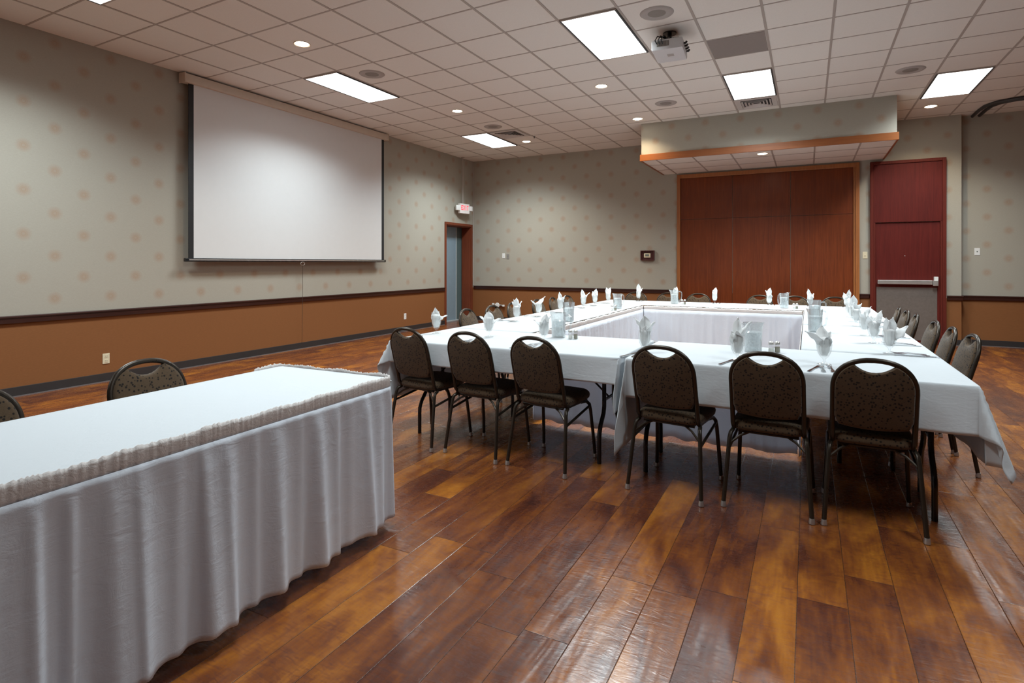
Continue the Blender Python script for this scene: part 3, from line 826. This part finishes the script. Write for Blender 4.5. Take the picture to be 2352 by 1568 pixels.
# cloths
def lin(a, b, n): return [a+(b-a)*k/n for k in range(n+1)]
def cloth(name, x0, x1, y0, y1, drops, lab, zt=T, seam=(), seed=0, gap=.004, wav=1.0):
    """drops = (left, right, near, far). Corners hang as folded flaps."""
    rnd = random.Random(seed)
    dl, dr, dn, df = drops
    ph = [rnd.random()*6 for _ in range(8)]
    def axis(a, b, d0, d1, n):
        L_ = []
        if d0 > 0: L_ += [a-d0*k/14 for k in range(14, 0, -1)]+[a-.012, a-.005]
        L_ = sorted(set(L_)) + lin(a, b, n)
        if d1 > 0: L_ += [b+.005, b+.012]+[b+d1*k/14 for k in range(1, 15)]
        return sorted(set(L_))
    xs = axis(x0, x1, dl, dr, 34); ys = axis(y0, y1, dn, df, 16)
    def pos(u, v):
        a = x0-u if u < x0 else (u-x1 if u > x1 else 0)
        b_ = y0-v if v < y0 else (v-y1 if v > y1 else 0)
        sx = -1 if u < x0 else 1; sy = -1 if v < y0 else 1
        cx, cy = min(max(u, x0), x1), min(max(v, y0), y1)
        r = math.hypot(a, b_)
        if r < 1e-9: return (u, v, zt+.0015*math.sin(u*5+ph[0])*math.sin(v*4+ph[1]))
        ph_ = math.atan2(b_, a)          # 0 = x side, pi/2 = y side
        s_ = cy if b_ == 0 else cx
        rad = min(r, .018)
        e = .010*(1-math.exp(-r/.006)) + .02*r + wav*(.010*r/.25)*(math.sin(s_*6.3+ph[2])+.6*math.sin(s_*14+ph[3]))
        e = max(e, gap*(1-math.exp(-r/.004)))
        nx, ny = sx*math.cos(ph_), sy*math.sin(ph_)
        if a > 0 and b_ > 0:
            key = (sx, sy)
            q = math.sin(2*ph_)
            if key in seam:
                k1 = .10*q+.09*math.sin(ph_*6+ph[4])*q
                nx, ny = sx*(.15*math.cos(ph_)+.30*q*seam[key]), sy*1.0*(math.sin(ph_)+.25*q)
                ll = math.hypot(nx, ny); nx, ny = nx/ll, ny/ll
                e = e*abs(math.sin(ph_))+.006+r*abs(k1+.10*q)
            else:
                k1 = .31*q**.8+.10*math.sin(ph_*8+ph[5])*q
                e = e+r*k1
            e = min(e, r*.8)
        elif b_ == 0 and ((sx, -1) in seam or (sx, 1) in seam):
            e = .008*(1-math.exp(-r/.004))
        z = zt-math.sqrt(max(r*r-e*e*.9, 0))+.006*math.exp(-r/.01)*0
        return (cx+nx*e, cy+ny*e, z)
    m = MB()
    g = [[m.bm.verts.new(pos(u, v)) for v in ys] for u in xs]
    for i in range(len(xs)-1):
        for j in range(len(ys)-1): m.face([g[i][j], g[i+1][j], g[i+1][j+1], g[i][j+1]])
    o = m.obj(name, 'linen', None, 'all', .0022)
    tag(o, lab, 'tablecloth', 'white tablecloths on the table ring')
    return o
Tc = T-.002
cloth('tablecloth', -2.81, -1.035, YN0, YN1, (.45, .30, .165, 0), 'white tablecloth on the near left table, drooping at its outer left corner', Tc, {(1, -1): -.5}, 3, wav=1.2)
cloth('tablecloth', -.985, .71, YN0, YN1, (.53, .37, .235, 0), 'white tablecloth on the near right table, long flaps at the seam and right end', Tc, {(-1, -1): .4}, 5, wav=1.2)
cloth('tablecloth', -2.81, -2.05, YN1+.004, 6.065, (.22, 0, 0, 0), 'white tablecloth on the left side tables, nearer half', Tc, {}, 6)
cloth('tablecloth', -2.81, -2.05, 6.069, YK0-.004, (.22, 0, 0, 0), 'white tablecloth on the left side tables, farther half', Tc, {}, 7)
cloth('tablecloth', XI1, .71, YN1+.004, 6.065, (0, .24, 0, 0), 'white tablecloth on the right side tables, nearer half', Tc, {}, 8)
cloth('tablecloth', XI1, .71, 6.069, YK0-.004, (0, .24, 0, 0), 'white tablecloth on the right side tables, farther half', Tc, {}, 9)
cloth('tablecloth', -2.81, -1.052, YK0, YK1, (.24, 0, 0, .22), 'white tablecloth on the back row tables, left half', Tc, {}, 10)
cloth('tablecloth', -1.048, .71, YK0, YK1, (0, .24, 0, .22), 'white tablecloth on the back row tables, right half', Tc, {}, 11)

# skirts
def skirt(path, ztop, zbot, lab, seed, band=.055, amp=.030, ds=.010, group=None, side=1, flare=.0, rows=22, lam=1.0, name='table_skirt'):
    rnd = random.Random(seed)
    pts = [Vector(p) for p in path]
    # rounded corner resample
    cum = [0]
    for a_, b_ in zip(pts, pts[1:]): cum.append(cum[-1]+(b_-a_).length)
    Ltot = cum[-1]; n = int(Ltot/ds)
    def at(s_):
        s_ = min(max(s_, 0), Ltot)
        for k in range(len(pts)-1):
            if s_ <= cum[k+1] or k == len(pts)-2:
                return pts[k].lerp(pts[k+1], (s_-cum[k])/max(cum[k+1]-cum[k], 1e-6))
    rr = .025
    P_ = []
    for k in range(n+1):
        s_ = Ltot*k/n; a_ = at(s_-rr); b_ = at(s_+rr); c_ = at(s_); P_.append((a_+b_+c_*2)/4 if rr < s_ < Ltot-rr else c_)
    Nn = []
    for k in range(n+1):
        d_ = (P_[min(k+3, n)]-P_[max(k-3, 0)]).normalized(); Nn.append(Vector((d_.y, -d_.x))*side)
    # irregular folds
    kn = []; s_ = 0
    while s_ < Ltot+.3:
        kn.append((s_, rnd.uniform(.35, 1.0)*(1 if len(kn) % 2 else -1))); s_ += rnd.uniform(.028, .085)*lam
    kn2 = []; s_ = 0
    while s_ < Ltot+.3:
        kn2.append((s_, rnd.uniform(.3, 1.0)*(1 if len(kn2) % 2 else -1))); s_ += rnd.uniform(.10, .21)*lam
    def ev(K, s_):
        for k in range(len(K)-1):
            if K[k][0] <= s_ <= K[k+1][0]:
                f = (s_-K[k][0])/(K[k+1][0]-K[k][0]); f = .5-.5*math.cos(PI*f)
                return K[k][1]*(1-f)+K[k+1][1]*f
        return 0
    def shp(v): return 2*((v+1)/2)**1.7-.75
    fo = [(shp(ev(kn, Ltot*k/n)), shp(ev(kn2, Ltot*k/n))) for k in range(n+1)]
    jit = [rnd.uniform(-1, 1) for _ in range(n+1)]
    t = thing(name, lab, 'table skirt', group=group)
    # band
    m = MB(); g = []
    for k in range(n+1):
        col = []
        for r_ in range(5):
            f = r_/4
            z = ztop-band*f+(.0035*jit[k]+.004*fo[k][1])*(1-f)
            o_ = .007+.0015*jit[k]+(.0025 if r_ in (1, 2, 3) else 0)+(.001 if r_ == 4 else 0)
            p = P_[k]+Nn[k]*o_; col.append(m.bm.verts.new((p.x, p.y, z)))
        g.append(col)
    for k in range(n):
        for r_ in range(4): m.face([g[k][r_], g[k+1][r_], g[k+1][r_+1], g[k][r_+1]])
    m.obj('shirred_band', 'band', t, 'all', .003)
    m = MB(); g = []
    for k in range(n+1):
        col = []
        for r_ in range(rows+1):
            f = r_/rows
            w2 = .05+.95*f
            g_ = min(1, f*9+.04); o_ = .0125+amp*((.17+.34*f)*fo[k][0]*.9+w2*fo[k][1])*g_+flare*f+amp*.45*f
            z = ztop-band+.003-(ztop-band+.003-zbot)*f+.008*fo[k][1]*f*f
            p = P_[k]+Nn[k]*o_; col.append(m.bm.verts.new((p.x, p.y, z)))
        g.append(col)
    for k in range(n):
        for r_ in range(rows): m.face([g[k][r_], g[k+1][r_], g[k+1][r_+1], g[k][r_+1]])
    m.obj('pleated_cloth', 'skirt', t, 'all', .002)
    return t
gsk = 'white pleated skirts lining the inside of the table ring'
zsk = T-.008
skirt([(XI0, YN1+.02), (XI0, YK0)], zsk, .035, 'white pleated skirt inside the left side of the table ring', 21, .05, .018, .012, gsk, 1, rows=12, lam=.8)
skirt([(XI0+.02, YK0), (XI1-.02, YK0)], zsk, .035, 'white pleated skirt on the inner face of the back row tables', 22, .05, .018, .012, gsk, 1, rows=12, lam=.8)
skirt([(XI1, YK0), (XI1, YN1+.02)], zsk, .035, 'white pleated skirt inside the right side of the table ring', 23, .05, .018, .014, gsk, 1, rows=12, lam=.8)
skirt([(XI0+.02, YN1), (XI1-.02, YN1)], zsk, .035, 'white pleated skirt under the inner edge of the near tables', 24, .05, .018, .014, gsk, -1, rows=12, lam=.8)

# foreground table
fa = math.radians(1.6)
FG = (-2.215, 1.02)
ft = make_table(2.42, .74, .25, .25); ft.location = (FG[0], FG[1], 0); ft.rotation_euler = (0, 0, PI/2+fa)
ft['label'] = 'long folding table under the foreground white cloth at the left edge'
FR = Matrix.Rotation(fa, 2)
def fp(x, y): v = FR @ Vector((x, y)); return (FG[0]+v.x, FG[1]+v.y)
o = cloth('tablecloth', -1.215, 1.215, -.370, .376, (.03, .02, .02, .14), 'smooth white cloth on the long foreground table, clipped under a pleated skirt', T, {}, 31, wav=0, gap=0)
o.location = (FG[0], FG[1], 0); o.rotation_euler = (0, 0, PI/2+fa)
hw_ = .378
skirt([fp(-hw_-.004, 1.05), fp(-hw_-.004, 1.222), fp(hw_, 1.222), fp(hw_, -1.222), fp(-hw_+.1, -1.222)], T+.014, .058, 'long white pleated skirt around the foreground table', 45, .058, .036, .006, None, -1, .004, 30, .85)

# ------------------------------------------------------------------ glassware, napkins, cutlery
RV = Vector((math.cos(math.radians(27.6)), math.sin(math.radians(27.6)), 0))   # across the room, along the tables' diagonal
def goblet_bm():
    m = MB()
    outer = [(.0, .0), (.036, .001), (.037, .004), (.014, .010), (.007, .018), (.007, .030), (.012, .037), (.024, .048), (.034, .068), (.0395, .092), (.041, .115), (.039, .140), (.0385, .148)]
    inner = [(.0370, .148), (.0375, .140), (.0392, .115), (.0377, .092), (.032, .069), (.021, .051), (.006, .044), (0, .043)]
    m.lathe([(max(r, .0004), z) for r, z in outer+inner], 32, cap0=False, cap1=False, flute=.012, nfl=8)
    return m
gm = goblet_bm().obj('water_goblet', 'glass', None, True); gm_used = [False]
def napkin(loc, petals, seed, lab):
    rnd = random.Random(seed); m = MB()
    ph = rnd.random()*6
    def core(u, v):
        a = 2*PI*u; z = .052+.108*v
        R = (.010+.021*math.sin(min(1, (z-.045)/.06)*PI/2)) if z < .12 else .031+.004*math.sin(v*9)
        R = min(R, .029 if z > .10 else .029)
        R *= 1+.10*math.sin(5*a+ph)+.07*math.sin(9*a-ph)
        if z > .150: R *= max(.35, 1-(z-.150)/.02)
        return (R*math.cos(a), R*math.sin(a), z)
    m.grid(28, 12, core)
    ps = list(petals)
    for k in range(2): ps.append((rnd.uniform(-.03, .03), rnd.uniform(.165, .195), rnd.uniform(.030, .038), rnd.choice((-1, 1))*rnd.uniform(.03, .05)))
    for q in ps:
        dx, zt = q[0], q[1]; w = q[2] if len(q) > 2 else .035; dy = q[3] if len(q) > 3 else rnd.uniform(-.018, .018)
        tip = RV*dx + Vector((-RV.y, RV.x, 0))*dy
        tip.z = zt
        base = Vector((tip.x*.12, tip.y*.12, .095))
        ctrl = Vector((tip.x*.30, tip.y*.30, max(.135, zt-.045)))
        side = Vector((-tip.y, tip.x, 0))
        if side.length < .012 or abs(dx) < .045: side = RV.copy()
        side.normalize()
        if side.dot(RV) < 0: side = -side
        tw = rnd.uniform(-.25, .25); fold = rnd.choice((-1, 1))*rnd.uniform(.35, .6)
        def pet(u, v, base=base, ctrl=ctrl, tip=tip, side=side, w=w, fold=fold, tw=tw):
            p = base*(1-v)**2+ctrl*2*v*(1-v)+tip*v*v
            d_ = ((ctrl-base)*(1-v)+(tip-ctrl)*v).normalized()
            nn = d_.cross(side).normalized(); sd = nn.cross(d_)
            ww = w*(.55+.9*math.sin(PI*min(v*1.05, 1))*.8)*(1-v**5)*(1 if v < .97 else .15)
            s_ = 2*u-1
            return p+sd*s_*ww*.62+nn*(abs(s_)-.5)*ww*fold+nn*.004*math.sin(v*14+s_*3+tw*9)
        m.grid(8, 12, pet)
    o = m.obj('folded_napkin', 'napkin', None, 'all', .0016); o.location = loc
    tag(o, lab, 'napkin', 'white napkins folded into the goblets'); return o

def fork_bm():
    m = MB()
    hs = [(-.095, .0105, .001), (-.080, .0115, .002), (-.04, .006, .005), (.0, .0035, .008), (.02, .0035, .008), (.034, .009, .006), (.045, .0125, .0045), (.056, .0125, .004)]
    lo = []
    for y, w, z in hs: lo.append([(-w, y, z), (w, y, z), (w, y, z+.0018), (-w, y, z+.0018)])
    m.loops(lo)
    for k in range(4):
        x = -.0108+k*.0072
        m.loops([[(x-.0017, y, z), (x+.0017, y, z), (x+.0017, y, z+.0016), (x-.0017, y, z+.0016)] for y, z in ((.055, .004), (.075, .0045), (.096, .0085))])
    return m
def knife_bm():
    m = MB(); lo = []
    for y, w0, w1, z in ((-.110, .006, .006, .001), (-.105, .009, .009, .001), (-.05, .007, .007, .001), (.0, .0055, .0055, .001), (.01, .005, .009, .001), (.06, .005, .011, .001), (.098, .005, .010, .001), (.112, .004, .001, .001)):
        lo.append([(-w0, y, z), (w1, y, z), (w1, y, z+.0022), (-w0, y, z+.0026)])
    m.loops(lo); return m
fk = fork_bm().obj('dinner_fork', 'silver'); kf = knife_bm().obj('dinner_knife', 'silver')
fu, ku = [False], [False]
def inst(o, used, loc, rz, lab, cat, group):
    c = o
    if used[0]: c = o.copy(); C.objects.link(c)
    used[0] = True
    c.location = loc; c.rotation_euler = (0, 0, rz)
    tag(c, lab, cat, group); return c

seats = []
nearN = ['the leftmost near chair', 'the second near chair from the left', 'the near chair left of the seam', 'the near chair right of the seam', 'the second near chair from the right', 'the rightmost near chair']
nearP = [(-2.72, 3.86), (-2.22, 3.86), (-1.72, 3.80), (-.93, 3.62), (-.37, 3.58), (.08, 3.70)]
nearQ = [[(-.010, .215, .034), (.092, .150, .032), (-.035, .175, .04)], [(-.072, .165, .052), (.0, .205, .05), (.095, .145, .036)], [(-.075, .165, .036), (.02, .21, .04), (.05, .19, .04)],
         [(-.068, .232, .032), (.0, .245, .05), (.062, .205, .056)], [(-.004, .262, .036), (.078, .238, .034), (-.04, .18, .04)], [(-.118, .195, .040), (-.01, .225, .048), (.045, .185, .05)]]
for k in range(6): seats.append((*nearP[k], 0, nearQ[k], nearN[k]))
rtP = [(.46, 4.34), (.42, 4.86), (.40, 5.33), (.39, 6.10), (.39, 6.57), (.39, 7.06)]
rtQ = [[(.118, .178, .058), (.018, .235, .04), (-.025, .232, .036)], [(.062, .238, .04), (-.05, .20, .045), (.02, .19, .04)], [(.045, .235, .05), (-.05, .19, .045)], [(.05, .21, .04), (-.02, .22, .045)], [(.0, .265, .05), (.03, .23, .04), (-.045, .20, .04)], [(-.06, .205, .045), (.01, .22, .04)]]
for k in range(6): seats.append((*rtP[k], PI/2, rtQ[k], 'the right side chair %s from the camera' % ordn[k]))
lfP = [(-2.56, 5.0), (-2.59, 5.58), (-2.57, 6.15), (-2.58, 6.93), (-2.58, 7.38), (-2.56, 7.90)]
lfQ = [[(.0, .240, .034), (.052, .205, .036), (-.045, .20, .034), (-.03, .225, .025)], [(-.082, .178, .034), (.072, .222, .048)], [(-.015, .245, .03), (.055, .205, .05), (-.02, .20, .04)], [(-.02, .245, .034), (.085, .200, .030), (.02, .19, .04)], [(.02, .235, .04), (.04, .20, .035), (-.03, .20, .04)], [(-.032, .235, .036), (.036, .235, .036)]]
for k in range(6): seats.append((*lfP[k], -PI/2, lfQ[k], 'the left side chair %s from the camera' % ordn[k]))
bkP = [(-2.31, 8.62), (-1.75, 8.58), (-1.19, 8.56), (-.47, 8.40), (.02, 8.33), (.43, 8.28)]
bkQ = [[(-.005, .265, .044), (.062, .20, .036)], [(.03, .235, .036), (-.02, .22, .036)], [(.015, .235, .044), (-.02, .20, .04)], [(.01, .25, .044), (-.055, .215, .036)], [(-.03, .25, .034), (.05, .19, .036)], [(.03, .25, .04), (-.04, .21, .04)]]
for k in range(6): seats.append((*bkP[k], PI, bkQ[k], 'the back row chair %s from the left' % ordn[k]))
rg = random.Random(4)
for idx, (x, y, rz, petals, who) in enumerate(seats):
    c = gm
    if gm_used[0]: c = gm.copy(); C.objects.link(c)
    gm_used[0] = True
    c.location = (x, y, T); c.rotation_euler = (0, 0, rg.random()*6)
    tag(c, 'clear footed water goblet set before '+who, 'goblet', 'footed water goblets')
    napkin((x, y, T), petals, 100+idx, 'white folded napkin in the goblet before '+who)
    # cutlery lies between goblet and table edge, handles to the diner
    R_ = Matrix.Rotation(rz, 2)
    if idx < 6: edge = y-YN0
    elif idx < 12: edge = XO1-x
    elif idx < 18: edge = x-XO0
    else: edge = YK1-y
    dist = -(edge-.125)
    offs = (-.055, -.012, .030)
    if idx == 3: offs = (-.075, -.03, .015)
    for q, (off, kind) in enumerate(zip(offs, ('knife', 'fork', 'fork'))):
        v = R_ @ Vector((off, dist+.01*q))
        if kind == 'knife': inst(kf, ku, (x+v.x, y+v.y, T+.001), rz+(-.22 if idx < 6 else .05), 'steel dinner knife at the place setting before '+who, 'knife', 'steel dinner knives')
        else: inst(fk, fu, (x+v.x, y+v.y, T+.001), rz+(.04 if q == 1 else .10), 'steel dinner fork %s before %s' % ('beside the knife' if q == 1 else 'away from the knife', who), 'fork', 'steel dinner forks')

# pitchers
def make_pitcher():
    t = thing('water_pitcher', '', 'pitcher', group='clear water pitchers')
    m = MB()
    pr = [(.050, 0), (.053, .004), (.054, .03), (.055, .10), (.058, .165), (.061, .192)]
    inn = [(.058, .192), (.055, .165), (.052, .10), (.051, .03), (.049, .008), (.001, .008)]
    m.lathe(pr+inn, 32, cap1=False)
    for v in m.bm.verts:
        if v.co.z > .16:
            k = (v.co.z-.16)/.032; a = math.atan2(v.co.y, v.co.x)
            sp = max(0, math.cos(a-PI))**8
            v.co.x -= .022*k*sp; v.co.z += .010*k*sp
    m.obj('body', 'pitcher', t, True)
    m = MB(); m.tube([(.054, 0, .170), (.085, 0, .176), (.103, 0, .160), (.106, 0, .115), (.098, 0, .065), (.075, 0, .045), (.053, 0, .048)], .0075, 8); m.obj('handle', 'pitcher', t, True)
    m = MB(); m.lathe([(.046, .010), (.049, .014), (.0495, .10), (.051, .130), (.040, .137), (.02, .133), (.001, .138)], 28, cap1=False); m.obj('iced_water', 'ice', t, True)
    return t
pt = make_pitcher(); ptT = tree(pt)
pits = [(-1.74, 4.12, 0, 'clear water pitcher on the near left table beside the salt shaker'),
        (-2.12, 5.28, 2, 'clear water pitcher on the left side table, nearer one'),
        (-2.16, 7.05, 1, 'clear water pitcher on the left side table, farther one'),
        (-1.71, 8.33, .5, 'clear water pitcher on the back row before the left half'),
        (-.32, 4.01, 2.5, 'clear water pitcher on the near right table behind a napkin goblet'),
        (-.28, 8.18, 4, 'clear water pitcher on the back row before the right half'),
        (.06, 6.80, -.2, 'clear water pitcher on the right side table, farther one'),
        (.05, 5.43, .6, 'clear water pitcher on the right side table, nearer one')]
for k, (x, y, a, lab) in enumerate(pits): place(ptT, k > 0, (x, y, T), a, lab)

def make_shaker(fill):
    t = thing('salt_shaker' if fill == 'salt' else 'pepper_shaker', '', 'shaker', group=fill+' shakers')
    m = MB(); m.lathe([(.017, 0), (.0185, .003), (.0175, .03), (.015, .050), (.0145, .052)], 10, cap1=False); m.obj('glass_jar', 'glass', t, True)
    m = MB(); m.lathe([(.015, .003), (.0160, .005), (.0150, .028 if fill == 'salt' else .036), (.001, .030 if fill == 'salt' else .037)], 10, cap1=False); m.obj('contents', fill, t, True)
    m = MB(); m.lathe([(.0165, .050), (.0168, .060), (.013, .068), (.005, .072), (.0005, .0725)], 14, cap1=False); m.obj('lid', 'steel', t, True)
    return t
sT, pT = tree(make_shaker('salt')), tree(make_shaker('pepper'))
for k, (x, y, w) in enumerate([(-1.615, 4.06, 'on the near left table beside the pitcher'), (-2.13, 6.73, 'on the left side tables'), (-1.58, 8.20, 'on the left half of the back row'), (-.215, 4.05, 'on the near right table beside the pitcher'), (-.165, 8.02, 'on the right half of the back row')]):
    place(sT, k > 0, (x, y, T), 0, 'small glass salt shaker with steel lid '+w)
    place(pT, k > 0, (x+.036, y+.016, T), 0, 'small glass pepper shaker with steel lid '+w)

# ------------------------------------------------------------------ camera, world, view
cam = bpy.data.cameras.new('camera'); co = bpy.data.objects.new('camera', cam); C.objects.link(co)
cam.sensor_width = 36; cam.lens = 36*1304/2352; cam.shift_y = -179/2352
cam.clip_start = .05; cam.clip_end = 60
co.location = (0, 0, 1.332); co.rotation_euler = (PI/2, 0, math.radians(27.57))
bpy.context.scene.camera = co
w = bpy.data.worlds.new('world'); w.use_nodes = True; bpy.context.scene.world = w
w.node_tree.nodes['Background'].inputs[0].default_value = (.5, .5, .5, 1); w.node_tree.nodes['Background'].inputs[1].default_value = .1
sc = bpy.context.scene
sc.view_settings.view_transform = 'Standard'; sc.view_settings.look = 'None'; sc.view_settings.gamma = 1
sc.view_settings.exposure = 0.05
sc.cycles.max_bounces = 10; sc.cycles.diffuse_bounces = 6; sc.cycles.transparent_max_bounces = 16
